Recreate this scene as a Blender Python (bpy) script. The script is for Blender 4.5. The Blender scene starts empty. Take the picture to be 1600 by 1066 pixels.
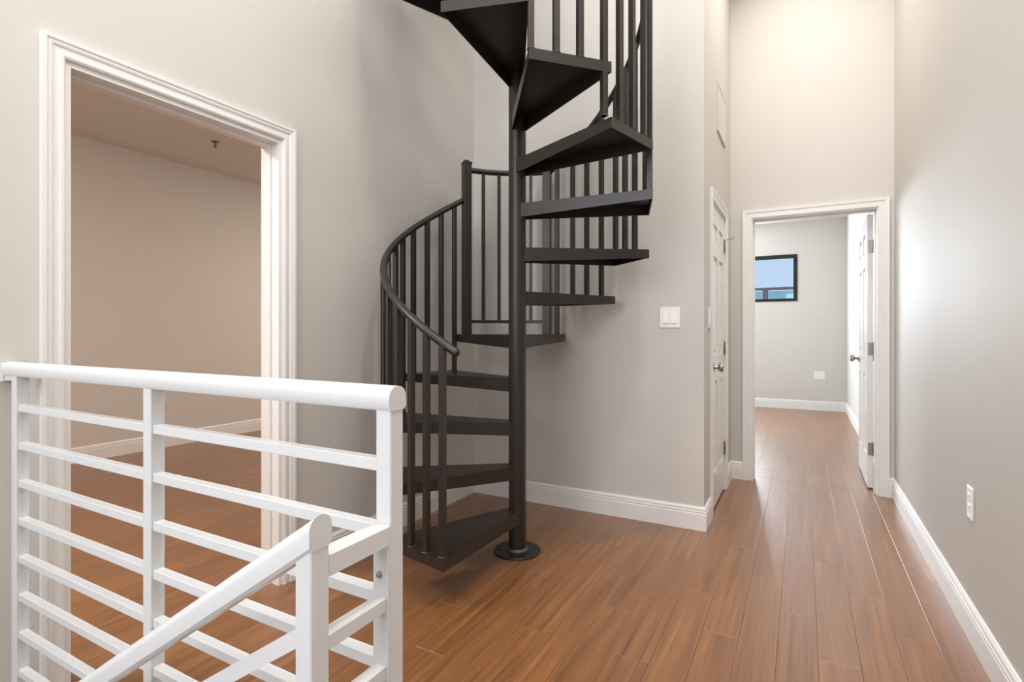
import bpy, bmesh, math, random
from mathutils import Vector, Matrix
random.seed(7)
scn = bpy.context.scene
COL = scn.collection

# ------------------------------------------------------------------ camera
ALPHA = math.atan2(454, 831)
EYE = 1.13
cam_d = bpy.data.cameras.new('camera')
cam = bpy.data.objects.new('camera', cam_d); COL.objects.link(cam)
cam.location = (0, 0, EYE)
cam.rotation_euler = (math.radians(90), 0, ALPHA)
cam_d.sensor_width = 36
cam_d.lens = 36 * 831 / 1600
cam_d.shift_y = -14 / 1600
cam_d.clip_start = 0.02
scn.camera = cam

# ------------------------------------------------------------------ colour management, world
scn.view_settings.view_transform = 'Standard'
scn.view_settings.look = 'None'
scn.view_settings.gamma = 1
scn.view_settings.use_curve_mapping = False
scn.view_settings.exposure = 0.0
w = bpy.data.worlds.new('daylight_sky'); scn.world = w; w.use_nodes = True
wn = w.node_tree.nodes; wn.clear()
bg = wn.new('ShaderNodeBackground'); wo = wn.new('ShaderNodeOutputWorld')
tc = wn.new('ShaderNodeTexCoord'); sx = wn.new('ShaderNodeSeparateXYZ'); rmp = wn.new('ShaderNodeValToRGB')
rmp.color_ramp.elements[0].position = 0.0; rmp.color_ramp.elements[0].color = (0.50, 0.66, 0.86, 1)
rmp.color_ramp.elements[1].position = 0.6; rmp.color_ramp.elements[1].color = (0.38, 0.58, 0.86, 1)
w.node_tree.links.new(tc.outputs['Generated'], sx.inputs[0])
w.node_tree.links.new(sx.outputs['Z'], rmp.inputs['Fac'])
w.node_tree.links.new(rmp.outputs['Color'], bg.inputs['Color'])
bg.inputs['Strength'].default_value = 1.05
w.node_tree.links.new(bg.outputs[0], wo.inputs[0])

# ------------------------------------------------------------------ lights
def area(name, loc, target, size, power, color=(1, 1, 1), size_y=None, shape=None, spread=180):
    d = bpy.data.lights.new(name, 'AREA')
    d.energy = power; d.color = color; d.size = size
    if size_y: d.shape = 'RECTANGLE'; d.size_y = size_y
    if shape: d.shape = shape
    d.spread = math.radians(spread)
    o = bpy.data.objects.new(name, d); COL.objects.link(o)
    o.location = loc
    o.rotation_euler = (Vector(target) - Vector(loc)).to_track_quat('-Z', 'Y').to_euler()
    return o
CEIL = 4.30
BY_W = 8.85; WARM = (1.0, 0.93, 0.86); DAY = (0.78, 0.89, 1.0); NEU = (1.0, 0.95, 0.90)
area('rear_soft_light', (-1.1, -2.02, 2.5), (0.1, 3.0, 1.5), 2.0, 74, (0.99, 0.98, 1.0), 2.4)  # soft light added from behind the camera, at an assumed unseen window
area('overhead_fill', (-0.75, 1.15, CEIL - 0.03), (-0.75, 1.15, 0), 2.3, 84, (0.99, 0.985, 1.0), 3.4)  # added soft overhead fill below the closed ceiling; no skylight is built
area('downlight_near', (-0.02, 0.9, CEIL - 0.03), (-0.02, 0.9, 0), 0.18, 20, WARM, shape='DISK', spread=150)
area('downlight_middle', (-0.02, 2.2, CEIL - 0.03), (-0.02, 2.2, 0), 0.50, 6, WARM, shape='DISK', spread=150)
area('downlight_hall', (0.0, 3.62, CEIL - 0.03), (0.0, 3.62, 0), 0.18, 18, WARM, shape='DISK', spread=120)
area('bedroom_window_daylight', (-1.52, BY_W - 0.03, 1.86), (-1.52, 0, 1.75), 1.45, 165, DAY, 0.85)
area('bedroom_side_fill', (-2.5, 6.9, 1.5), (0.5, 6.6, 1.2), 1.8, 50, DAY, 1.9)  # added fill from the left; the bedroom's left wall has no window
area('side_room_fill_front', (-3.3, 0.1, 2.80), (-3.5, 0.5, 0), 0.5, 80, (1.0, 0.87, 0.78), 0.5, spread=175)  # added fill out of view, brightens the side room; no fixture there
area('side_room_fill_back', (-3.2, 4.9, 2.80), (-3.4, 4.6, 0), 0.5, 60, (1.0, 0.87, 0.78), 0.5, spread=175)  # second added side room fill, hidden from the camera

# ------------------------------------------------------------------ materials
def newmat(name):
    m = bpy.data.materials.new(name); m.use_nodes = True
    nt = m.node_tree
    return m, nt, nt.nodes['Principled BSDF']
def add(nt, t, **kw):
    n = nt.nodes.new(t)
    for k, v in kw.items(): setattr(n, k, v)
    return n
def simple(name, col, rough=0.5, metal=0.0, bump=0.0, scale=60, var=0.0, spec=None, coat=0.0):
    m, nt, b = newmat(name)
    b.inputs['Base Color'].default_value = (*col, 1)
    b.inputs['Roughness'].default_value = rough
    b.inputs['Metallic'].default_value = metal
    if spec is not None: b.inputs['Specular IOR Level'].default_value = spec
    if coat: b.inputs['Coat Weight'].default_value = coat; b.inputs['Coat Roughness'].default_value = 0.15
    geo = add(nt, 'ShaderNodeNewGeometry')
    no = add(nt, 'ShaderNodeTexNoise'); no.inputs['Scale'].default_value = scale; no.inputs['Detail'].default_value = 4
    nt.links.new(geo.outputs['Position'], no.inputs['Vector'])
    if bump:
        bp = add(nt, 'ShaderNodeBump'); bp.inputs['Strength'].default_value = bump; bp.inputs['Distance'].default_value = 0.002
        nt.links.new(no.outputs['Fac'], bp.inputs['Height']); nt.links.new(bp.outputs[0], b.inputs['Normal'])
    if var:
        mx = add(nt, 'ShaderNodeMix', data_type='RGBA')
        mx.inputs['A'].default_value = (*[c * (1 - var) for c in col], 1)
        mx.inputs['B'].default_value = (*[min(1, c * (1 + var)) for c in col], 1)
        n2 = add(nt, 'ShaderNodeTexNoise'); n2.inputs['Scale'].default_value = 2.0; n2.inputs['Detail'].default_value = 6
        nt.links.new(geo.outputs['Position'], n2.inputs['Vector'])
        nt.links.new(n2.outputs['Fac'], mx.inputs['Factor']); nt.links.new(mx.outputs['Result'], b.inputs['Base Color'])
    return m
M = {}
M['wall'] = simple('greige_wall_paint', (0.61, 0.583, 0.54), 0.62, bump=0.04, scale=180, var=0.015, spec=0.3)
M['ceiling'] = simple('ceiling_paint', (0.74, 0.71, 0.67), 0.8, bump=0.05, scale=200)
M['trim'] = simple('white_trim_paint', (0.79, 0.775, 0.75), 0.36)
M['door'] = simple('white_door_paint', (0.79, 0.78, 0.765), 0.24)
M['rail'] = simple('white_gloss_metal_paint', (0.71, 0.715, 0.71), 0.26)
M['bronze'] = simple('dark_bronze_powder_coat', (0.019, 0.0140, 0.0112), 0.36, metal=0.0, bump=0.05, scale=260, var=0.12, spec=0.5)
M['weld'] = simple('worn_weld_metal', (0.09, 0.075, 0.062), 0.40, bump=0.3, scale=400)
M['nickel'] = simple('satin_nickel', (0.36, 0.33, 0.30), 0.34, metal=1.0)
M['plate'] = simple('white_plastic', (0.82, 0.82, 0.78), 0.30)
M['slot'] = simple('dark_socket_slot', (0.05, 0.05, 0.05), 0.6)
M['blackframe'] = simple('black_window_frame', (0.006, 0.006, 0.007), 0.35)
M['ventdark'] = simple('vent_interior', (0.22, 0.19, 0.16), 0.8)
M['darkmetal'] = simple('grey_brown_metal', (0.16, 0.15, 0.15), 0.5)
M['sprinkler'] = simple('sprinkler_brass', (0.20, 0.16, 0.12), 0.35, metal=1.0)
M['concrete'] = simple('pale_stucco', (0.55, 0.60, 0.66), 0.9, bump=0.2, scale=20)
M['subfloor'] = simple('subfloor', (0.20, 0.10, 0.05), 0.9)
m, nt, b = newmat('window_glass')
b.inputs['Base Color'].default_value = (1, 1, 1, 1); b.inputs['Roughness'].default_value = 0.0
b.inputs['Transmission Weight'].default_value = 1.0; b.inputs['IOR'].default_value = 1.45
M['glass'] = m
m, nt, b = newmat('teal_balcony_glass')
b.inputs['Base Color'].default_value = (0.10, 0.42, 0.42, 1); b.inputs['Roughness'].default_value = 0.15
no = add(nt, 'ShaderNodeTexNoise'); no.inputs['Scale'].default_value = 3
mp = add(nt, 'ShaderNodeMapping'); mp.inputs['Scale'].default_value = (1, 1, 8)
geo = add(nt, 'ShaderNodeNewGeometry'); cr = add(nt, 'ShaderNodeValToRGB')
cr.color_ramp.elements[0].position = 0.35; cr.color_ramp.elements[0].color = (0.30, 0.74, 0.74, 1)
cr.color_ramp.elements[1].position = 0.65; cr.color_ramp.elements[1].color = (0.42, 0.84, 0.82, 1)
nt.links.new(geo.outputs['Position'], mp.inputs[0]); nt.links.new(mp.outputs[0], no.inputs['Vector'])
nt.links.new(no.outputs['Fac'], cr.inputs[0]); nt.links.new(cr.outputs[0], b.inputs['Base Color'])
M['tealglass'] = m

# strand bamboo plank: streaks along world Y, tint per plank
m, nt, b = newmat('strand_bamboo_plank')
geo = add(nt, 'ShaderNodeNewGeometry'); oi = add(nt, 'ShaderNodeObjectInfo')
cmb = add(nt, 'ShaderNodeCombineXYZ')
mul = add(nt, 'ShaderNodeMath', operation='MULTIPLY'); mul.inputs[1].default_value = 37.0
nt.links.new(oi.outputs['Random'], mul.inputs[0]); nt.links.new(mul.outputs[0], cmb.inputs['X']); nt.links.new(mul.outputs[0], cmb.inputs['Y'])
va = add(nt, 'ShaderNodeVectorMath', operation='ADD')
nt.links.new(geo.outputs['Position'], va.inputs[0]); nt.links.new(cmb.outputs[0], va.inputs[1])
def streak(sx_, sy_, detail, rough=0.6, dist=0.0):
    mp = add(nt, 'ShaderNodeMapping'); mp.inputs['Scale'].default_value = (sx_, sy_, 1)
    n = add(nt, 'ShaderNodeTexNoise'); n.inputs['Scale'].default_value = 1.0; n.inputs['Detail'].default_value = detail
    n.inputs['Roughness'].default_value = rough; n.inputs['Distortion'].default_value = dist
    nt.links.new(va.outputs[0], mp.inputs[0]); nt.links.new(mp.outputs[0], n.inputs['Vector'])
    return n
n1 = streak(38, 1.1, 5, 0.65, 0.15); n2 = streak(230, 3.5, 3, 0.6); n3 = streak(9, 0.7, 2)
cr = add(nt, 'ShaderNodeValToRGB')
e = cr.color_ramp.elements
e[0].position = 0.34; e[0].color = (0.108, 0.042, 0.013, 1)
e[1].position = 0.70; e[1].color = (0.40, 0.182, 0.064, 1)
x = e.new(0.45); x.color = (0.182, 0.072, 0.022, 1)
x = e.new(0.56); x.color = (0.255, 0.106, 0.032, 1)
s1 = add(nt, 'ShaderNodeMath', operation='MULTIPLY_ADD'); s1.inputs[1].default_value = 0.32; 
nt.links.new(n2.outputs['Fac'], s1.inputs[0])
s0 = add(nt, 'ShaderNodeMath', operation='MULTIPLY_ADD'); s0.inputs[1].default_value = 0.55; s0.inputs[2].default_value = 0.0
nt.links.new(n1.outputs['Fac'], s0.inputs[0]); nt.links.new(s0.outputs[0], s1.inputs[2])
s2 = add(nt, 'ShaderNodeMath', operation='MULTIPLY_ADD'); s2.inputs[1].default_value = 0.13
nt.links.new(n3.outputs['Fac'], s2.inputs[0]); nt.links.new(s1.outputs[0], s2.inputs[2])
nt.links.new(s2.outputs[0], cr.inputs[0])
hs = add(nt, 'ShaderNodeHueSaturation')
vr = add(nt, 'ShaderNodeMapRange'); vr.inputs['To Min'].default_value = 0.94; vr.inputs['To Max'].default_value = 1.08
nt.links.new(oi.outputs['Random'], vr.inputs[0]); nt.links.new(vr.outputs[0], hs.inputs['Value'])
nt.links.new(cr.outputs[0], hs.inputs['Color']); nt.links.new(hs.outputs[0], b.inputs['Base Color'])
rr = add(nt, 'ShaderNodeMapRange'); rr.inputs['To Min'].default_value = 0.34; rr.inputs['To Max'].default_value = 0.46
nt.links.new(n1.outputs['Fac'], rr.inputs[0]); nt.links.new(rr.outputs[0], b.inputs['Roughness'])
bp = add(nt, 'ShaderNodeBump'); bp.inputs['Strength'].default_value = 0.12; bp.inputs['Distance'].default_value = 0.001
nt.links.new(n2.outputs['Fac'], bp.inputs['Height']); nt.links.new(bp.outputs[0], b.inputs['Normal'])
b.inputs['Specular IOR Level'].default_value = 0.5
b.inputs['Coat Weight'].default_value = 0.75; b.inputs['Coat IOR'].default_value = 1.5; b.inputs['Coat Roughness'].default_value = 0.30
M['plank'] = m

# ------------------------------------------------------------------ mesh helpers
def obj(name, bm, mat, parent=None, loc=None, smooth=False, kind=None):
    me = bpy.data.meshes.new(name)
    bmesh.ops.recalc_face_normals(bm, faces=bm.faces)
    if smooth:
        for f in bm.faces: f.smooth = True
    bm.to_mesh(me); bm.free()
    me.materials.append(M[mat] if isinstance(mat, str) else mat)
    if smooth:
        me.set_sharp_from_angle(angle=math.radians(40))
    o = bpy.data.objects.new(name, me); COL.objects.link(o)
    if parent: o.parent = parent
    if loc: o.location = loc
    if kind: o['kind'] = kind
    return o
def empty(name, loc=(0, 0, 0), label=None, cat=None, group=None, kind=None):
    o = bpy.data.objects.new(name, None); COL.objects.link(o); o.location = loc
    o.empty_display_size = 0.1
    if label: o['label'] = label
    if cat: o['category'] = cat
    if group: o['group'] = group
    if kind: o['kind'] = kind
    return o
def tag(o, label, cat, group=None):
    o['label'] = label; o['category'] = cat
    if group: o['group'] = group
    return o
def bx(bm, x0, x1, y0, y1, z0, z1, bev=0.0, mat=None):
    r = bmesh.ops.create_cube(bm, size=1)
    vs = r['verts']
    for v in vs:
        v.co = Vector((x0 + (v.co.x + .5) * (x1 - x0), y0 + (v.co.y + .5) * (y1 - y0), z0 + (v.co.z + .5) * (z1 - z0)))
    if mat: bmesh.ops.transform(bm, matrix=mat, verts=vs)
    if bev:
        es = list({e for v in vs for e in v.link_edges})
        bmesh.ops.bevel(bm, geom=es, offset=bev, segments=1, affect='EDGES')
    return bm
def box(x0, x1, y0, y1, z0, z1, bev=0.0, mat=None):
    return bx(bmesh.new(), x0, x1, y0, y1, z0, z1, bev, mat)
def lathe(bm, prof, seg=24, mtx=None, cap=True):
    rings = []
    for r, z in prof:
        rings.append([bm.verts.new((r * math.cos(2 * math.pi * i / seg), r * math.sin(2 * math.pi * i / seg), z)) for i in range(seg)])
    for a, b_ in zip(rings, rings[1:]):
        for i in range(seg):
            bm.faces.new((a[i], a[(i + 1) % seg], b_[(i + 1) % seg], b_[i]))
    if cap:
        bm.faces.new(rings[0]); bm.faces.new(rings[-1])
    if mtx:
        bmesh.ops.transform(bm, matrix=mtx, verts=[v for r in rings for v in r])
    return bm
def sweep(pts, prof, N, closed_prof=True):
    """prof = [(a,b)]: a in-plane to the left of travel, b along N; mitred at the corners"""
    N = Vector(N).normalized(); P = [Vector(p) for p in pts]; bm = bmesh.new(); rings = []
    for i, p in enumerate(P):
        if i == 0: d0 = d1 = (P[1] - p).normalized()
        elif i == len(P) - 1: d0 = d1 = (p - P[i - 1]).normalized()
        else: d0 = (p - P[i - 1]).normalized(); d1 = (P[i + 1] - p).normalized()
        l0 = N.cross(d0); l1 = N.cross(d1); mdir = (l0 + l1).normalized(); k = 1 / max(0.2, mdir.dot(l0))
        rings.append([bm.verts.new(p + mdir * (a * k) + N * b_) for a, b_ in prof])
    n = len(prof)
    for a, b_ in zip(rings, rings[1:]):
        for i in range(n):
            bm.faces.new((a[i], a[(i + 1) % n], b_[(i + 1) % n], b_[i]))
    bm.faces.new(rings[0]); bm.faces.new(rings[-1])
    return bm

# ------------------------------------------------------------------ plan (metres; X right, Y along the hall)
LX = -2.045           # left wall face
SY = 3.178            # stair wall face
HX = -0.492           # hall left wall face
HY = 4.432            # hall end wall face
RX = 0.549            # right wall face
T = 0.12
# ---- walls
def wall_box(name, boxes, mat='wall'):
    bm = bmesh.new()
    for b_ in boxes: bx(bm, *b_)
    return obj(name, bm, mat, kind='structure')
REAR = -2.1
OY0, OY1, OZ = 0.795, 1.597, 1.990      # left cased opening
wall_box('wall_left', [(LX - T, LX, REAR, OY0, -0.0, CEIL), (LX - T, LX, OY1, SY + 0.0, 0, CEIL), (LX - T, LX, OY0, OY1, OZ, CEIL)])
wall_box('wall_stair', [(LX - T, HX - 0.10, SY, SY + T, 0, CEIL)])
DY0, DY1, DZ = 3.462, 4.092, 1.950      # side door opening
wall_box('wall_hall_left', [(HX - 0.10, HX, SY, DY0, 0, CEIL), (HX - 0.10, HX, DY1, HY, 0, CEIL), (HX - 0.10, HX, DY0, DY1, DZ, CEIL),
                            (HX - 0.16, HX - 0.10, SY + T, HY, 0, 2.4)])
HX0, HX1, HZ = -0.340, 0.458, 1.992     # hall end door opening
wall_box('wall_hall_end', [(HX - 0.16, HX0, HY, HY + T, 0, CEIL), (HX1, RX, HY, HY + T, 0, CEIL), (HX0, HX1, HY, HY + T, HZ, CEIL)])
BY = 8.85
wall_box('wall_right', [(RX, RX + T, REAR, BY + T, 0, CEIL)])
# rear wall with an assumed tall window band, unseen behind the photographer
wall_box('wall_rear', [(-2.3, RX + T, REAR - T, REAR, 0, 0.9), (-2.3, RX + T, REAR - T, REAR, 3.8, CEIL), (-2.3, -1.75, REAR - T, REAR, 0.9, 3.8)])
# side room
SX, SCEIL = -5.50, 2.83
wall_box('wall_side_room_far', [(SX - T, SX, -0.8, 6.2, 0, SCEIL)])
wall_box('wall_side_room_front', [(SX, LX - T, -0.92, -0.8, 0, SCEIL)])
wall_box('wall_side_room_back', [(SX, LX - T, 6.2, 6.32, 0, SCEIL)])
# the bedroom at the end of the hall
BL = -2.6; BCEIL = 2.75
WX0, WX1, WZ0, WZ1 = -2.35, -0.066, 1.585, 2.275
wall_box('wall_bedroom_back', [(WX1, RX, BY, BY + T, 0, BCEIL), (BL, WX0, BY, BY + T, 0, BCEIL), (WX0, WX1, BY, BY + T, 0, WZ0), (WX0, WX1, BY, BY + T, WZ1, BCEIL)])
wall_box('wall_bedroom_left', [(BL - T, BL, HY + T, BY + T, 0, BCEIL)])
wall_box('wall_bedroom_front', [(BL, HX - 0.16, HY, HY + T, 0, BCEIL)])
# ceilings
obj('ceiling', box(LX - T, RX + T, REAR - T, HY + T, CEIL, CEIL + 0.1), 'ceiling', kind='structure')
obj('ceiling_side_room', box(SX - T, LX - T, -0.92, 6.32, SCEIL, SCEIL + 0.1), 'ceiling', kind='structure')
obj('ceiling_bedroom', box(BL - T, RX, HY + T, BY + T, BCEIL, BCEIL + 0.1), 'ceiling', kind='structure')

# ---- floors: every plank its own part
PW, PL = 0.127, 0.907
X_SEAM = 0.0472 - PW * 60
PH = [2.42, 2.12, 2.72]                 # end joints of neighbouring rows
plank_meshes = {}
def plank_mesh(wd, ln):
    key = (round(wd, 3), round(ln, 3))
    if key in plank_meshes: return plank_meshes[key]
    bm = bmesh.new(); g = 0.0003; c = 0.0009
    lo = [(g, g), (wd - g, g), (wd - g, ln - g), (g, ln - g)]
    up = [(g + c, g + c), (wd - g - c, g + c), (wd - g - c, ln - g - c), (g + c, ln - g - c)]
    A = [bm.verts.new((x, y, -0.008)) for x, y in lo]
    B = [bm.verts.new((x, y, -0.0007)) for x, y in lo]
    C_ = [bm.verts.new((x, y, 0)) for x, y in up]
    for P, Q in ((A, B), (B, C_)):
        for i in range(4): bm.faces.new((P[i], P[(i + 1) % 4], Q[(i + 1) % 4], Q[i]))
    bm.faces.new(C_); bm.faces.new(A[::-1])
    me = bpy.data.meshes.new('plank'); bm.to_mesh(me); bm.free(); me.materials.append(M['plank'])
    plank_meshes[key] = me; return me
def lay(floor, areas):
    for (x0, x1, y0, y1) in areas:
        k = int(math.floor((x0 - X_SEAM) / PW))
        while X_SEAM + k * PW < x1 - 1e-4:
            a = max(x0, X_SEAM + k * PW); b_ = min(x1, X_SEAM + (k + 1) * PW)
            ph = PH[(k - 56) % 3]
            j = int(math.floor((y0 - ph) / PL))
            while ph + j * PL < y1 - 1e-4:
                c = max(y0, ph + j * PL); d = min(y1, ph + (j + 1) * PL)
                if b_ - a > 0.004 and d - c > 0.01:
                    o = bpy.data.objects.new('plank', plank_mesh(b_ - a, d - c)); COL.objects.link(o)
                    o.parent = floor; o.location = (a, c, 0)
                j += 1
            k += 1
EDGE = 0.62            # edge of the stairwell
bm = bmesh.new(); bx(bm, LX, -0.555, EDGE, SY, -0.14, -0.006); bx(bm, -0.555, RX, REAR, HY + T, -0.14, -0.006)
fl = obj('floor', bm, 'subfloor', kind='structure')
lay(fl, [(LX, -0.555, EDGE, SY), (-0.555, HX, 0.0, SY), (HX, RX, 0.0, HY), (HX0, HX1, HY, HY + T)])
bm = bmesh.new(); bx(bm, -0.555, RX, REAR, 0.0, -0.006, 0.0); obj('floor_landing', bm, 'plank', kind='structure')
fl2 = obj('floor_side_room', box(SX, LX - 0.004, -0.8, 6.2, -0.14, -0.006), 'subfloor', kind='structure')
lay(fl2, [(LX - T, LX, OY0, OY1), (SX, LX - T, 0.7, 4.55)])
bm = bmesh.new(); bx(bm, SX, LX - T, -0.8, 0.7, -0.006, 0.0); bx(bm, SX, LX - T, 4.55, 6.2, -0.006, 0)
obj('floor_side_room_edge', bm, 'plank', kind='structure')
fl3 = obj('floor_bedroom', box(BL, RX, HY + T, BY, -0.14, -0.006), 'subfloor', kind='structure')
lay(fl3, [(-1.2, RX, HY + T, BY)])
obj('floor_bedroom_edge', box(BL, -1.2, HY + T, BY, -0.006, 0), 'plank', kind='structure')

# ---- stairwell going down under the white railing
bm = bmesh.new()
bx(bm, LX - T, RX, EDGE, EDGE + 0.06, -1.9, -0.14); bx(bm, LX - T, -0.5, -0.62, -0.5, -1.9, 0.0); bx(bm, LX - T, LX, REAR, EDGE, -1.9, 0)
obj('wall_stairwell', bm, 'wall', kind='structure')
flight = empty('stair_flight', (-0.555, 0.06, 0), kind='structure')
for i in range(7):
    x1 = 0 - 0.25 * i
    if -0.555 + x1 - 0.25 < LX: break
    st = obj('step', box(x1 - 0.27, x1, -0.555, 0.555, -0.18 * (i + 1) - 0.03, -0.18 * (i + 1), 0.004), 'plank', flight)
    obj('riser', box(x1 - 0.02, x1, -0.555, 0.555, -0.18 * (i + 1), -0.18 * i - 0.03), 'trim', flight)
obj('floor_lower_landing', box(LX, RX, REAR, EDGE, -2.0, -1.9), 'plank', kind='structure')

# ---- baseboards
BASE = [(0, 0), (0.0150, 0), (0.0150, 0.092), (0.0125, 0.096), (0.0125, 0.099), (0.0140, 0.102), (0.0140, 0.107), (0.0110, 0.1105), (0.0110, 0.114), (0.0125, 0.117), (0.0115, 0.124), (0.0060, 0.133), (0, 0.133)]
def baseboard(name, pts):
    return obj(name, sweep([(x, y, 0.0) for x, y in pts], BASE, (0, 0, 1)), 'trim', kind='structure')
CW = 0.062
# travel so that the room lies on the left of the direction of travel
baseboard('baseboard_stair', [(HX, DY0 - CW - 0.002), (HX, SY), (LX, SY), (LX, OY1 + CW)])
baseboard('baseboard_hall_left', [(HX0 - 0.064, HY), (HX, HY), (HX, DY1 + CW + 0.002)])
baseboard('baseboard_right', [(RX, -1.9), (RX, HY), (HX1 + 0.064, HY)])
baseboard('baseboard_side_room', [(SX, 6.2), (SX, -0.8)])
baseboard('baseboard_bedroom', [(RX, HY + T + 0.08), (RX, BY), (BL, BY), (BL, HY + T)])

# ---- casings, jambs, doors
CASE = [(0, 0), (0, 0.010), (0.006, 0.014), (0.014, 0.014), (0.017, 0.010), (0.030, 0.010), (0.034, 0.014), (0.040, 0.016), (0.044, 0.013), (0.050, 0.018), (0.062, 0.018), (0.062, 0)]
CASE_FLAT = [(0, 0), (0, 0.010), (0.006, 0.0125), (0.036, 0.0125), (0.042, 0.0165), (0.062, 0.018), (0.062, 0)]
def casing(name, pts, N, parent, width=0.062):
    s = width / 0.062
    return obj(name, sweep(pts, [(a * s, b_) for a, b_ in (CASE if parent.name == 'door_1' else CASE_FLAT)], N), 'trim', parent)
# door_1: cased opening in the left wall
d1 = empty('door_1', (LX, (OY0 + OY1) / 2, 0), kind='structure')
def frame(name, p0, p1, top, N, parent, width, origin):
    """casing round an opening between floor points p0 and p1 on the wall face with normal N"""
    N = Vector(N); p0 = Vector(p0); p1 = Vector(p1)
    pts = [p0, p0 + Vector((0, 0, top)), p1 + Vector((0, 0, top)), p1]
    # outward must be N x d on the first leg (d = +Z)
    if N.cross(Vector((0, 0, 1))).dot(p1 - p0) > 0: pts = pts[::-1]
    pts = [p - Vector(origin) for p in pts]
    return casing(name, pts, N, parent, width)
o1 = (LX, (OY0 + OY1) / 2, 0)
frame('casing', (LX, OY0, 0), (LX, OY1, 0), OZ, (1, 0, 0), d1, CW, o1)
bm = bmesh.new(); yc = o1[1]; J = 0.018
bx(bm, -T, 0.0, OY0 - yc, OY0 + J - yc, 0, OZ); bx(bm, -T, 0, OY1 - J - yc, OY1 - yc, 0, OZ); bx(bm, -T, 0, OY0 + J - yc, OY1 - J - yc, OZ - J, OZ)
obj('jamb', bm, 'trim', d1)
bm = bmesh.new(); a, b_ = -0.085, -0.050; S_ = 0.010
bx(bm, a, b_, OY0 + J - yc, OY0 + J + S_ - yc, 0, OZ - J, 0.001); bx(bm, a, b_, OY1 - J - S_ - yc, OY1 - J - yc, 0, OZ - J, 0.001); bx(bm, a, b_, OY0 + J + S_ - yc, OY1 - J - S_ - yc, OZ - J - S_, OZ - J, 0.001)
obj('door_stop_strip', bm, 'trim', d1)

def leaf(parent, wd, ht, th=0.035):
    """six-panel leaf: local x along width from the hinge, y through the thickness 0..th, z up"""
    bm = bmesh.new(); st = 0.105 * wd / 0.76; mid = 0.10 * wd / 0.76
    xs = [0, st, (wd - mid) / 2, (wd + mid) / 2, wd - st, wd]
    zs = [0, 0.22, 0.80, 0.97, 1.60, 1.70, ht - 0.115, ht]
    for x0, x1 in ((xs[0], xs[1]), (xs[4], xs[5])): bx(bm, x0, x1, 0, th, 0, ht)
    bx(bm, xs[2], xs[3], 0.0002, th - 0.0002, 0, ht)
    for z0, z1 in ((zs[0], zs[1]), (zs[2], zs[3]), (zs[4], zs[5]), (zs[6], zs[7])): bx(bm, xs[1], xs[4], 0.0004, th - 0.0004, z0, z1)
    bx(bm, xs[1], xs[4], 0.010, th - 0.010, zs[0], zs[7])
    lf = obj('leaf', bm, 'door', parent)
    for x0, x1 in ((xs[1], xs[2]), (xs[3], xs[4])):
        for z0, z1 in ((zs[1], zs[2]), (zs[3], zs[4]), (zs[5], zs[6])):
            bm = bmesh.new(); i1, i2 = 0.012, 0.034
            for s, y0, y1 in ((-1, 0.010, 0.003), (1, th - 0.010, th - 0.003)):
                A = [bm.verts.new(p) for p in ((x0 + i1, y0, z0 + i1), (x1 - i1, y0, z0 + i1), (x1 - i1, y0, z1 - i1), (x0 + i1, y0, z1 - i1))]
                B = [bm.verts.new(p) for p in ((x0 + i2, y1, z0 + i2), (x1 - i2, y1, z0 + i2), (x1 - i2, y1, z1 - i2), (x0 + i2, y1, z1 - i2))]
                for i in range(4): bm.faces.new((A[i], A[(i + 1) % 4], B[(i + 1) % 4], B[i]))
                bm.faces.new(B); bm.faces.new(A)
            obj('door_panel', bm, 'door', lf)
    return lf
KNOB = [(0.0, 0), (0.032, 0), (0.032, 0.004), (0.028, 0.008), (0.012, 0.010), (0.010, 0.028), (0.016, 0.033), (0.024, 0.038), (0.027, 0.046), (0.027, 0.056), (0.023, 0.063), (0.010, 0.066), (0.0005, 0.066)]
def knob(parent, loc, direction):
    q = Vector(direction).to_track_quat('Z', 'X').to_matrix().to_4x4()
    return obj('knob', lathe(bmesh.new(), KNOB[1:], 28, Matrix.Translation(loc) @ q), 'nickel', parent, smooth=True)
def hinge(parent, loc, mtx, wide=0.034):
    """two leaves either side of a knuckle; local z up"""
    bm = bmesh.new()
    bx(bm, -wide, 0, -0.0012, 0.0012, -0.045, 0.045, 0.0005); bx(bm, 0.0, 0.012, -0.0012, 0.0012, -0.045, 0.045, 0.0005)
    h = obj('hinge', bm, 'nickel', parent); h.matrix_local = Matrix.Translation(loc) @ mtx
    bm = bmesh.new()
    for k in range(5):
        z = -0.045 + k * 0.018
        lathe(bm, [(0.0062, z + 0.0006), (0.0062, z + 0.0174)], 12, Matrix.Translation((0, -0.005, 0)))
    lathe(bm, [(0.0035, -0.05), (0.0035, 0.05)], 10, Matrix.Translation((0, -0.005, 0)))
    obj('hinge_knuckle', bm, 'nickel', h, smooth=True)
    return h

# door_2: hall end doorway, six-panel door swung open into the bedroom
o2 = (HX0, HY, 0); d2 = empty('door_2', o2, kind='structure')
frame('casing', (HX0, HY, 0), (HX1, HY, 0), HZ, (0, -1, 0), d2, 0.064, o2)
frame('casing', (HX0, HY + T, 0), (HX1, HY + T, 0), HZ, (0, 1, 0), d2, 0.064, o2)
bm = bmesh.new(); W2 = HX1 - HX0; J = 0.008
bx(bm, 0, J, 0, T, 0, HZ); bx(bm, W2 - J, W2, 0, T, 0, HZ); bx(bm, J, W2 - J, 0, T, HZ - J, HZ)
obj('jamb', bm, 'trim', d2)
bm = bmesh.new()
bx(bm, J, J + 0.010, 0.045, 0.08, 0, HZ - J, 0.001); bx(bm, W2 - J - 0.010, W2 - J, 0.045, 0.08, 0, HZ - J, 0.001); bx(bm, J + .01, W2 - J - 0.010, 0.045, 0.08, HZ - J - 0.010, HZ - J, 0.001)
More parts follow.
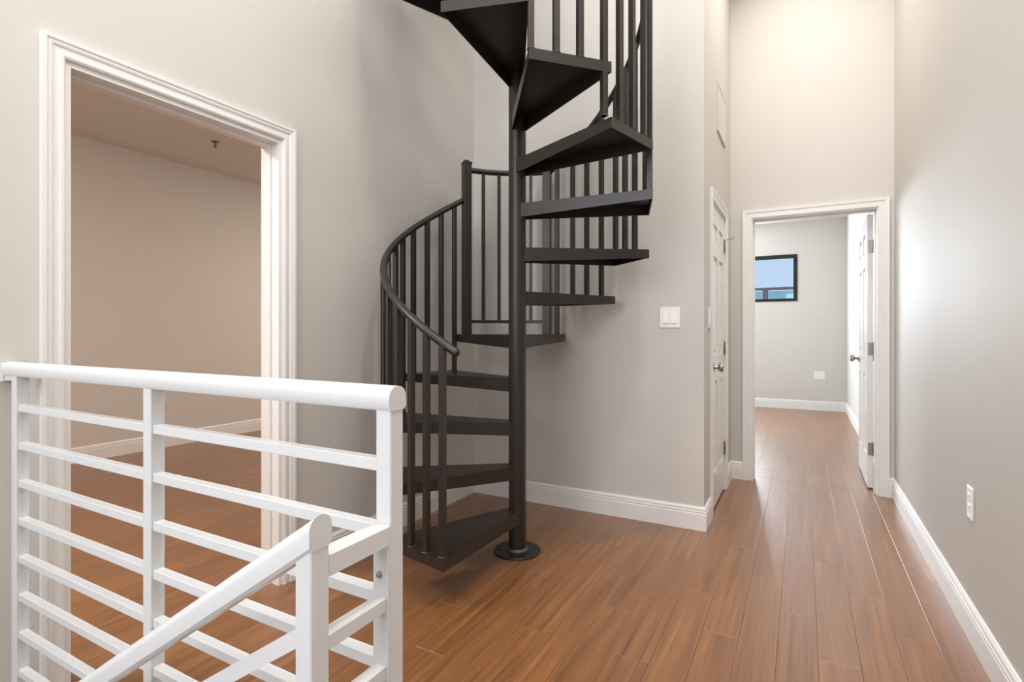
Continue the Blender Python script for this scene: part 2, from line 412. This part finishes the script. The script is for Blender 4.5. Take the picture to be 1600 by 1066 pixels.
obj('door_stop_strip', bm, 'trim', d2)
DLX, DLY = 0.409, HY + T + 0.035
lf = leaf(d2, 0.755, 1.965)
# leaf local x -> world +Y, local y -> world -X
R90 = Matrix(((0, -1, 0, 0), (1, 0, 0, 0), (0, 0, 1, 0), (0, 0, 0, 1)))
lf.matrix_local = Matrix.Translation((DLX + 0.035 - HX0, DLY - HY, 0.012)) @ Matrix.Rotation(math.radians(-0.5), 4, 'Z') @ R90
knob(lf, (0.69, 0.035, 0.90), (0, 1, 0)); knob(lf, (0.69, 0, 0.90), (0, -1, 0))
obj('latch_plate', box(0.7545, 0.7565, 0.006, 0.029, 0.87, 0.93, 0.0005), 'nickel', lf)
for z in (1.745, 1.010, 0.290):
    hinge(d2, (DLX + 0.038 - HX0, DLY - HY - 0.002, z), Matrix.Identity(4))

# door_3: closed narrow six-panel door in the hall's left wall
o3 = (HX, DY0, 0); d3 = empty('door_3', o3, kind='structure')
frame('casing', (HX, DY0, 0), (HX, DY1, 0), DZ, (1, 0, 0), d3, CW, o3)
W3 = DY1 - DY0; J = 0.012
bm = bmesh.new(); bx(bm, -0.10, 0, 0, J, 0, DZ); bx(bm, -0.10, 0, W3 - J, W3, 0, DZ); bx(bm, -0.10, 0, J, W3 - J, DZ - J, DZ)
obj('jamb', bm, 'trim', d3)
lf = leaf(d3, W3 - 2 * J - 0.005, DZ - J - 0.018)
# local x runs from the hinge (far) towards the camera (-Y); local y -> +X
lf.matrix_local = Matrix.Translation((-0.037, W3 - J - 0.0025, 0.013)) @ Matrix(((0, 1, 0, 0), (-1, 0, 0, 0), (0, 0, 1, 0), (0, 0, 0, 1)))
knob(lf, (W3 - 2 * J - 0.065, 0.035, 0.895), (0, 1, 0))
hs_ = []
for z in (1.745, 1.015, 0.300):
    h = hinge(d3, (0.006, W3 - J - 0.002, z), Matrix(((0, 1, 0, 0), (1, 0, 0, 0), (0, 0, 1, 0), (0, 0, 0, 1))) , 0.016)
    hs_.append(h)
bm = lathe(bmesh.new(), [(0.003, 0), (0.003, 0.040), (0.006, 0.042), (0.006, 0.050)], 10, Matrix.Translation((0.012, W3 - J + 0.008, 1.79)) @ Matrix.Rotation(math.radians(78), 4, 'Y'))
obj('hinge_pin_stop', bm, 'nickel', d3, smooth=True)

# ---- bedroom window
wn_ = empty('window_1', ((WX0 + WX1) / 2, BY, WZ0), kind='structure')
hw = (WX1 - WX0) / 2; hh = WZ1 - WZ0; F = 0.052
bm = bmesh.new()
bx(bm, -hw, hw, -0.012, 0.07, 0, F * 0.8, 0.002); bx(bm, -hw, hw, -0.012, 0.07, hh - F, hh, 0.002)
bx(bm, -hw, -hw + F, -0.012, 0.07, F * 0.8, hh - F, 0.002); bx(bm, hw - F, hw, -0.012, 0.07, F * 0.8, hh - F, 0.002)
obj('window_frame', bm, 'blackframe', wn_)
obj('glass_pane', box(-hw + F - 0.004, hw - F + 0.004, 0.030, 0.036, F * 0.8 - 0.004, hh - F + 0.004), 'glass', wn_)

# ---- outside: the balcony balustrade seen through the window
YB = 11.2
bal = empty('glass_balustrade', (-0.9, YB, 0), 'teal glass balcony balustrade with dark rail outside the window', 'balustrade')
zt = 1.13 + 0.0865 * 9.75
obj('top_rail', box(-2.6, 2.6, -0.03, 0.03, zt - 0.05, zt, 0.006), 'darkmetal', bal)
for px in (-2.55, -1.10, 0.28, 1.7):
    obj('post', box(px - 0.05, px + 0.05, -0.025, 0.025, 0.80, zt - 0.05, 0.004), 'darkmetal', bal)
for x0, x1 in ((-2.49, -1.16), (-1.04, 0.22), (0.34, 1.64)):
    obj('glass_panel', box(x0, x1, -0.008, 0.008, 0.86, zt - 0.07, 0.002), 'tealglass', bal)
obj('floor_balcony', box(-4, 2, YB - 1.4, YB + 0.3, 0.66, 0.80), 'concrete', kind='structure')

# ------------------------------------------------------------------ spiral staircase
CX, CY = -1.2926, 2.423
RISE = 0.2233
RT = 0.692            # tread corner radius
RB = 0.672            # baluster circle
sp = empty('spiral_staircase', (CX, CY, 0), 'dark bronze metal spiral staircase with wedge treads round a central pole', 'staircase')
pole = obj('centre_pole', lathe(bmesh.new(), [(0.0445, 0.004), (0.0445, CEIL)], 40), 'bronze', sp, smooth=True)
plate = obj('base_plate', lathe(bmesh.new(), [(0.121, 0.0), (0.121, 0.008), (0.119, 0.010), (0.044, 0.010)], 48), 'bronze', sp, smooth=True)
obj('weld_collar', lathe(bmesh.new(), [(0.054, 0.010), (0.052, 0.016), (0.045, 0.022)], 32), 'weld', plate, smooth=True)
for k in range(4):
    a = math.radians(35 + 90 * k)
    obj('anchor_bolt', lathe(bmesh.new(), [(0.008, 0.010), (0.008, 0.0135), (0.006, 0.0145)], 6, Matrix.Translation((0.092 * math.cos(a), 0.092 * math.sin(a), 0))), 'bronze', plate)
def pol(r, deg): a = math.radians(deg); return Vector((r * math.cos(a), r * math.sin(a)))
def tread(a_lo, a_hi, z, split=None, RT=0.692):
    """wedge from angle a_lo to a_hi, top plate with a skirt that deepens towards the pole"""
    e = 0.030
    def inner(ang, side):
        d = pol(1, ang); n = Vector((-d.y, d.x)) * side
        return n * e + d * 0.034
    outer = [pol(RT, a_lo)] + ([pol(RT, split)] if split else []) + [pol(RT, a_hi)]
    ring = [inner(a_lo, -1)] + outer + [inner(a_hi, 1)]
    dep = [0.070] + [0.045] * len(outer) + [0.070]
    root = empty('tread', (0, 0, 0)); root.parent = sp
    bm = bmesh.new(); th = 0.005
    up = [bm.verts.new((p.x, p.y, z)) for p in ring]; dn = [bm.verts.new((p.x, p.y, z - th)) for p in ring]
    n = len(ring)
    bm.faces.new(up); bm.faces.new(dn[::-1])
    for i in range(n): bm.faces.new((up[i], dn[i], dn[(i + 1) % n], up[(i + 1) % n]))
    bmesh.ops.bevel(bm, geom=[e_ for e_ in bm.edges if all(abs(v.co.z - z) < 1e-5 for v in e_.verts)], offset=0.0016, segments=2, affect='EDGES')
    top = obj('tread_plate', bm, 'bronze', root)
    # skirt: inset wall 4 mm thick following the outline, open at the pole
    bm = bmesh.new(); tk = 0.005
    c = sum(ring, Vector((0, 0))) / n
    def off(i):
        p = ring[i]
        if i == 0 or i == n - 1:
            q = ring[1] if i == 0 else ring[n - 2]; d = (q - p).normalized(); nn = Vector((-d.y, d.x))
            if nn.dot(c - p) < 0: nn = -nn
            return p + nn * tk
        d0 = (p - ring[i - 1]).normalized(); d1 = (ring[i + 1] - p).normalized()
        n0 = Vector((-d0.y, d0.x)); n1 = Vector((-d1.y, d1.x)); m_ = (n0 + n1).normalized()
        if m_.dot(c - p) < 0: m_ = -m_; n0 = -n0
        return p + m_ * (tk / max(0.3, m_.dot(n0)))
    ins = [off(i) for i in range(n)]
    # a small flange turned inwards at the bottom edge
    R = []
    for i in range(n):
        p, q = ring[i], ins[i]
        zb = z - dep[i]
        R.append([bm.verts.new((p.x, p.y, z - th)), bm.verts.new((p.x, p.y, zb)), bm.verts.new((q.x, q.y, zb)), bm.verts.new((q.x, q.y, z - th))])
    for a_, b2 in zip(R, R[1:]):
        for k in range(4): bm.faces.new((a_[k], a_[(k + 1) % 4], b2[(k + 1) % 4], b2[k]))
    bm.faces.new(R[0]); bm.faces.new(R[-1])
    obj('tread_skirt', bm, 'bronze', root)
    return root
TR = {}
for k in range(1, 17):
    z = RISE * k
    if k <= 4: hi = 273.5 - 30 * (k - 1); lo = hi - 30
    elif k == 5: lo, hi = 92.0, 152.5
    else: hi = 91.8 - 30 * (k - 6); lo = hi - 30
    if z > CEIL - 0.3: break
    if k == 4: lo = 152.5
    TR[k] = (lo, hi, z); tread(lo, hi, z, split=(122 if k == 5 else None), RT=(0.706 if k <= 4 else 0.692))
def tread_at(ang, lowest=True):
    """tread k whose wedge holds the unwrapped angle (descending upstairs)"""
    if ang > 92.0:
        for k in (1, 2, 3, 4, 5):
            lo, hi, z = TR[k]
            if lo - 0.01 <= ang <= hi + 0.01: return k
    k = 6 + int(math.floor((91.8 - ang) / 30.0))
    return k
def seat_r(ang, k, rb):
    lo, hi, z = TR[k]
    if k == 5: lo, hi = (lo, 122) if ang < 122 else (122, hi)
    return min(rb, chord_r(ang, lo, hi, 0.706 if k <= 4 else RT) - 0.0125) if lo < ang < hi else rb
def chord_r(ang, lo, hi, R):
    """radius at angle on the straight outer edge"""
    m_ = (lo + hi) / 2; hlf = math.radians((hi - lo) / 2)
    return R * math.cos(hlf) / math.cos(math.radians(ang - m_))
def rail_low(a): return 1.080 + 0.00707 * (272.2 - a)
def rail_up(a):
    if a > 30: return 2.150 + (100.0 - a) * 0.0096
    return 2.150 + 70 * 0.0096 + (30 - a) * 0.0077
BW_ = 0.0125
def baluster(ang, r, z0, z1, name='baluster'):
    p = pol(r, ang)
    bm = bmesh.new(); bx(bm, -BW_, BW_, -BW_, BW_, z0, z1, 0.0015)
    o = obj(name, bm, 'bronze', sp, (p.x, p.y, 0)); o.rotation_euler = (0, 0, math.radians(ang))
    bm = bmesh.new(); bx(bm, -BW_ - 0.002, BW_ + 0.002, -BW_ - 0.002, BW_ + 0.002, z0, z0 + 0.003, 0.001)
    obj('weld_bead', bm, 'weld', o)
    return o
low = [272.7 - 8.35 * i for i in range(11)] + [180.4, 171.0, 161.6, 153.4]
for i, a in enumerate(low):
    a = min(a, 271.6)
    k = tread_at(a)
    baluster(a, seat_r(a, k, RB + 0.004), TR[k][2], rail_low(a) - 0.008)
up_ = [95.9 - 9.02 * i for i in range(0, 32)]
LAND = {round(95.9 - 9.02 * 7, 2): 8, round(95.9 - 9.02 * 14, 2): 9, round(95.9 - 9.02 * 0, 2): 5}
for a in up_:
    k = LAND.get(round(a, 2), tread_at(a))
    if k not in TR: break
    z1 = rail_up(a) - 0.008
    if z1 > CEIL - 0.03: break
    baluster(a, seat_r(a, k, RB + 0.003), TR[k][2], z1)
def tube(name, pts, r, mat, parent, seg=16, capround=False):
    bm = bmesh.new(); rings = []; P = [Vector(p) for p in pts]
    for i, p in enumerate(P):
        d = (P[min(i + 1, len(P) - 1)] - P[max(i - 1, 0)]).normalized()
        s = d.cross(Vector((0, 0, 1)))
        s = s.normalized() if s.length > 1e-4 else Vector((1, 0, 0)); u = s.cross(d)
        rings.append([bm.verts.new(p + (s * math.cos(t) + u * math.sin(t)) * r) for t in [2 * math.pi * j / seg for j in range(seg)]])
    if capround:
        for end, sgn in ((0, -1), (-1, 1)):
            d = ((P[1] - P[0]) if end == 0 else (P[-1] - P[-2])).normalized() * sgn
            c = P[end]; base = rings[end]; prev = base
            for f_, q in ((0.80, 0.55), (0.45, 0.85)):
                nr = [bm.verts.new(c + (v.co - c) * f_ + d * r * q * 0.7) for v in base]
                for j in range(seg): bm.faces.new((prev[j], prev[(j + 1) % seg], nr[(j + 1) % seg], nr[j]))
                prev = nr
            bm.faces.new(prev)
    else:
        bm.faces.new(rings[0]); bm.faces.new(rings[-1])
    for a_, b2 in zip(rings, rings[1:]):
        for j in range(seg): bm.faces.new((a_[j], a_[(j + 1) % seg], b2[(j + 1) % seg], b2[j]))
    return obj(name, bm, mat, parent, smooth=True)
def helix(a0, a1, zf, r=RB, n=60):
    return [(*pol(r, a0 + (a1 - a0) * i / n), zf(a0 + (a1 - a0) * i / n)) for i in range(n + 1)]
HRR = 0.0175
tube('handrail', helix(277.0, 147.0, rail_low, n=70), HRR, 'bronze', sp, capround=True)
a_end = 100.0
while rail_up(a_end) < CEIL - 0.06 and a_end > -185: a_end -= 2
tube('handrail', helix(101.0, a_end, rail_up, n=110), HRR, 'bronze', sp)
ZP = TR[5][2]
for a, nm in ((146.6, 'newel_post'), (101.6, 'newel_post')):
    p = pol(0.665, a)
    o = obj(nm, box(-0.025, 0.025, -0.025, 0.025, ZP, 2.185, 0.002), 'bronze', sp, (p.x, p.y, 0)); o.rotation_euler = (0, 0, math.radians(a if a > 120 else a - 0))
    bm = bmesh.new(); bx(bm, -0.0275, 0.0275, -0.0275, 0.0275, 2.180, 2.195, 0.003)
    lathe(bm, [(0.024, 2.195), (0.021, 2.203), (0.010, 2.209), (0.0005, 2.210)], 16)
    obj('post_cap', bm, 'bronze', o, smooth=True)
tube('guard_rail', helix(145.5, 102.5, lambda a: 2.147, 0.665, 20), HRR, 'bronze', sp)
bm = bmesh.new()
pa, pb = [pol(0.665, a) for a in (146.6, 101.6)]
def bar_between(name, pts, w_, h_, mat, parent):
    bm = bmesh.new(); rings = []
    P = [Vector(p) for p in pts]
    for i, p in enumerate(P):
        d = (P[min(i + 1, len(P) - 1)] - P[max(i - 1, 0)]); d.z = 0; d.normalize(); s = Vector((-d.y, d.x, 0))
        rings.append([bm.verts.new(p + s * a_ + Vector((0, 0, b2))) for a_, b2 in ((-w_, -h_), (w_, -h_), (w_, h_), (-w_, h_))])
    for a_, b2 in zip(rings, rings[1:]):
        for j in range(4): bm.faces.new((a_[j], a_[(j + 1) % 4], b2[(j + 1) % 4], b2[j]))
    bm.faces.new(rings[0]); bm.faces.new(rings[-1])
    return obj(name, bm, mat, parent)
bar_between('bottom_rail', helix(145.0, 103.0, lambda a: 1.196, 0.665, 12), 0.010, 0.010, 'bronze', sp)
for a in (137.0, 128.2, 119.4, 110.6):
    p = pol(0.665, a); o = obj('guard_baluster', box(-0.010, 0.010, -0.010, 0.010, 1.204, 2.135, 0.001), 'bronze', sp, (p.x, p.y, 0)); o.rotation_euler = (0, 0, math.radians(a))

# ------------------------------------------------------------------ white guard railing at the stairwell
YF = 0.645; PWD = 0.031
gr = empty('stairwell_railing', (-1.3, YF + 0.0155, 0), 'white painted metal railing with horizontal bars and sloping handrail over the stairwell', 'railing')
ox, oy = -1.3, YF + 0.0155
posts = [(-1.976, -1.945), (-1.289, -1.258), (-0.602, -0.571)]
for x0, x1 in posts:
    obj('post', box(x0 - ox, x1 - ox, -0.0155, 0.0155, 0.0, 1.008, 0.0018), 'rail', gr)
    obj('foot_plate', box(x0 - ox - 0.012, x1 - ox + 0.012, -0.026, 0.026, 0.0, 0.006, 0.001), 'rail', gr)
def cap_profile(w_, h_, n=10):
    """flat-bottomed bar with a rounded top, local (side, up)"""
    r = w_ / 2; pr_ = [(-r * 0.78, 0), (r * 0.78, 0), (r, 0.006)]
    for i in range(n + 1):
        t = math.pi * i / n
        pr_.append((r * math.cos(t), h_ - r * 0.92 + r * 0.92 * math.sin(t)))
    pr_.append((-r, 0.006)); return pr_
def extrude_cap(name, p0, p1, w_, h_, parent, mat='rail'):
    """ends cut plumb; p0, p1 = centre of the underside"""
    bm = bmesh.new(); P0, P1 = Vector(p0), Vector(p1); d = (P1 - P0); s = Vector((-d.y, d.x, 0)).normalized()
    rings = [[bm.verts.new(P + s * a + Vector((0, 0, b_))) for a, b_ in cap_profile(w_, h_)] for P in (P0, P1)]
    n = len(rings[0])
    for i in range(n): bm.faces.new((rings[0][i], rings[0][(i + 1) % n], rings[1][(i + 1) % n], rings[1][i]))
    bm.faces.new(rings[0]); bm.faces.new(rings[1])
    return obj(name, bm, mat, parent, smooth=True)
extrude_cap('top_rail', (-2.030 - ox, 0, 1.005), (-0.5695 - ox, 0, 1.005), 0.041, 0.039, gr)
obj('wall_flange', box(LX - ox, -2.030 - ox, -0.019, 0.019, 0.986, 1.040, 0.002), 'rail', gr)
obj('flange_tab', box(-2.030 - ox, -1.976 - ox, -0.012, 0.012, 0.990, 1.006, 0.001), 'rail', gr)
for i in range(9):
    zt_ = 0.925 - 0.107 * i
    for (a, b_) in ((posts[0][1], posts[1][0]), (posts[1][1], posts[2][0])):
        obj('horizontal_bar', box(a - ox, b_ - ox, -0.0105, 0.0105, zt_ - 0.020, zt_, 0.0012), 'rail', gr)
# return panel towards the camera and the lower newel
NY0, NY1 = 0.490, 0.5215
yo = lambda y: y - oy
ret = empty('return_panel', (0, 0, 0)); ret.parent = gr
obj('bracket_plate', box(-0.602 - ox - 0.001, -0.571 - ox - 0.0005, yo(YF) - 0.005, yo(YF) + 0.0, 0.01, 0.806, 0.0008), 'rail', ret)
obj('newel_post', box(-0.602 - ox, -0.571 - ox, yo(NY0), yo(NY1), -0.18, 0.846, 0.0016), 'rail', ret)
obj('return_bar', box(-0.602 - ox, -0.571 - ox, yo(NY1), yo(YF), 0.793, 0.824, 0.0012), 'rail', ret)
for i in range(2, 8):
    zt_ = 0.925 - 0.107 * i
    obj('return_bar', box(-0.597 - ox, -0.575 - ox, yo(NY1), yo(YF) - 0.004, zt_ - 0.022, zt_, 0.0010), 'rail', ret)
for z in (0.745, 0.30):
    obj('bolt', lathe(bmesh.new(), [(0.0055, 0), (0.005, 0.003), (0.0028, 0.0045), (0.0005, 0.005)], 14, Matrix.Translation((-0.589 - ox, yo(YF) - 0.005, z)) @ Matrix.Rotation(math.radians(90), 4, 'X')), 'nickel', ret, smooth=True)
SL = 0.652
x_e = -0.5700; zb0 = 0.838; L_ = 1.42
extrude_cap('handrail', (x_e - ox, yo(0.5058), zb0), (x_e - ox - L_, yo(0.5058), zb0 - SL * L_), 0.0385, 0.046, gr)
sk = empty('sloping_panel', (0, 0, 0)); sk.parent = gr
def slope_bar(zt_at_newel, h_, l0, l1):
    bm = bmesh.new(); xa, xb = -0.602 - ox - l0, -0.602 - ox - l1
    vs = []
    for x, l in ((xa, l0), (xb, l1)):
        zt_ = zt_at_newel - SL * l
        vs.append([bm.verts.new((x, yo(0.4955), zt_ - h_)), bm.verts.new((x, yo(0.516), zt_ - h_)), bm.verts.new((x, yo(0.516), zt_)), bm.verts.new((x, yo(0.4955), zt_))])
    for i in range(4): bm.faces.new((vs[0][i], vs[0][(i + 1) % 4], vs[1][(i + 1) % 4], vs[1][i]))
    bm.faces.new(vs[0]); bm.faces.new(vs[1])
    return obj('sloping_bar', bm, 'rail', sk)
for i in range(5): slope_bar(0.728 - 0.128 * i, 0.027, 0.0, 1.34)
obj('lower_post', box(-1.985 - ox, -1.954 - ox, yo(NY0), yo(NY1), -1.12, -0.085, 0.0016), 'rail', sk)

# ------------------------------------------------------------------ small wall fittings
def plate_thing(name, loc, N, wd, ht, label, cat, parts):
    """parts(root, place) builds in a local frame: x across, y out of the wall, z up"""
    root = empty(name, loc, label, cat)
    N = Vector(N); xax = Vector((0, 0, 1)).cross(N) * -1
    m_ = Matrix((( xax.x, N.x, 0, 0), (xax.y, N.y, 0, 0), (0, 0, 1, 0), (0, 0, 0, 1)))
    root.matrix_world = Matrix.Translation(loc) @ m_
    bm = bmesh.new()
    bx(bm, -wd / 2, wd / 2, 0, 0.006, -ht / 2, ht / 2, 0.0025)
    obj('cover_plate', bm, 'plate', root)
    parts(root); return root
def rockers(xs):
    def f(root):
        for x in xs:
            obj('rocker_frame', box(x - 0.0185, x + 0.0185, 0.0055, 0.0075, -0.036, 0.036, 0.0006), 'plate', root)
            bm = bmesh.new()
            vs = [bm.verts.new(p) for p in ((x - .0155, .007, -.032), (x + .0155, .007, -.032), (x + .0155, .007, .032), (x - .0155, .007, .032),
                                            (x - .0155, .0125, -.032), (x + .0155, .0125, -.032), (x + .0155, .0085, .032), (x - .0155, .0085, .032))]
            for q in ((0, 1, 2, 3), (4, 5, 6, 7), (0, 1, 5, 4), (1, 2, 6, 5), (2, 3, 7, 6), (3, 0, 4, 7)): bm.faces.new([vs[i] for i in q])
            obj('rocker', bm, 'plate', root)
            for z in (-.047, .047):
                obj('screw', lathe(bmesh.new(), [(0.003, 0.006), (0.003, 0.0068)], 10, Matrix.Translation((x, 0, z)) @ Matrix.Rotation(math.radians(-90), 4, 'X')), 'plate', root)
    return f
def sockets(xs):
    def f(root):
        for x in xs:
            for z in (-0.020, 0.020):
                s = obj('socket', box(x - 0.0165, x + 0.0165, 0.0055, 0.0080, z - 0.0145, z + 0.0145, 0.001), 'plate', root)
                bm = bmesh.new(); bx(bm, x - .0075, x - .0055, .0078, .0083, z - .002, z + .006); bx(bm, x + .0055, x + .0075, .0078, .0083, z - .002, z + .006); bx(bm, x - .002, x + .002, .0078, .0083, z - .010, z - .006)
                obj('slot', bm, 'slot', s)
            obj('screw', lathe(bmesh.new(), [(0.003, 0.006), (0.003, 0.0068)], 10, Matrix.Translation((x, 0, 0)) @ Matrix.Rotation(math.radians(-90), 4, 'X')), 'plate', root)
    return f
plate_thing('light_switch', (-0.681, SY, 1.215), (0, -1, 0), 0.117, 0.121, 'white double rocker switch on the wall right of the spiral stairs', 'light switch', rockers((-0.023, 0.023)))
plate_thing('light_switch', (HX, 3.345, 1.215), (1, 0, 0), 0.072, 0.120, 'white single switch beside the narrow hall door, seen edge on', 'light switch', rockers((0.0,)))
plate_thing('power_outlet', (RX, 2.545, 0.497), (-1, 0, 0), 0.073, 0.118, 'white duplex outlet low on the right hall wall', 'outlet', sockets((0.0,)))
plate_thing('power_outlet', (0.212, BY, 0.502), (0, -1, 0), 0.135, 0.115, 'white double outlet plate low on the bedroom back wall', 'outlet', sockets((-0.023, 0.023)))

# return air grille above the narrow door
vt = empty('air_vent', (HX, 3.885, 2.616), 'painted return air grille high above the narrow hall door', 'vent')
bm = bmesh.new(); hy, hz = 0.19, 0.168; fw = 0.028
for a in ((0, 0.010, -hy, hy, hz - fw, hz), (0, 0.010, -hy, hy, -hz, -hz + fw), (0, 0.010, -hy, -hy + fw, -hz + fw, hz - fw), (0, 0.010, hy - fw, hy, -hz + fw, hz - fw)): bx(bm, *a, 0.002)
obj('grille_frame', bm, 'wall', vt)
obj('duct_opening', box(0.0003, 0.0015, -hy + fw, hy - fw, -hz + fw, hz - fw), 'ventdark', vt)
nsl = 10
for i in range(nsl):
    y = -hy + fw + (i + 0.5) * (2 * hy - 2 * fw) / nsl
    bm = bmesh.new(); bx(bm, -0.0045, 0.0045, -0.0008, 0.0008, -hz + fw, hz - fw, 0)
    o = obj('slat', bm, 'wall', vt, (0.0055, y, 0)); o.rotation_euler = (0, 0, math.radians(35))

# fire sprinkler in the side room ceiling
spk = empty('fire_sprinkler', (-4.60, 2.895, SCEIL), 'small pendent fire sprinkler on the side room ceiling', 'sprinkler')
sx_, sy_ = -4.60, 2.895
obj('escutcheon', lathe(bmesh.new(), [(0.034, 0), (0.032, -0.004), (0.014, -0.008), (0.010, -0.022)], 24), 'sprinkler', spk, smooth=True)
bm = bmesh.new(); bx(bm, -0.013, -0.010, -0.0025, 0.0025, -0.050, -0.020); bx(bm, 0.010, 0.013, -0.0025, 0.0025, -0.050, -0.020); bx(bm, -0.013, 0.013, -0.0025, 0.0025, -0.052, -0.049)
obj('yoke', bm, 'sprinkler', spk)
obj('bulb', lathe(bmesh.new(), [(0.0025, -0.048), (0.0025, -0.022)], 10), 'sprinkler', spk, smooth=True)
obj('deflector', lathe(bmesh.new(), [(0.016, -0.054), (0.016, -0.0525)], 20), 'sprinkler', spk)
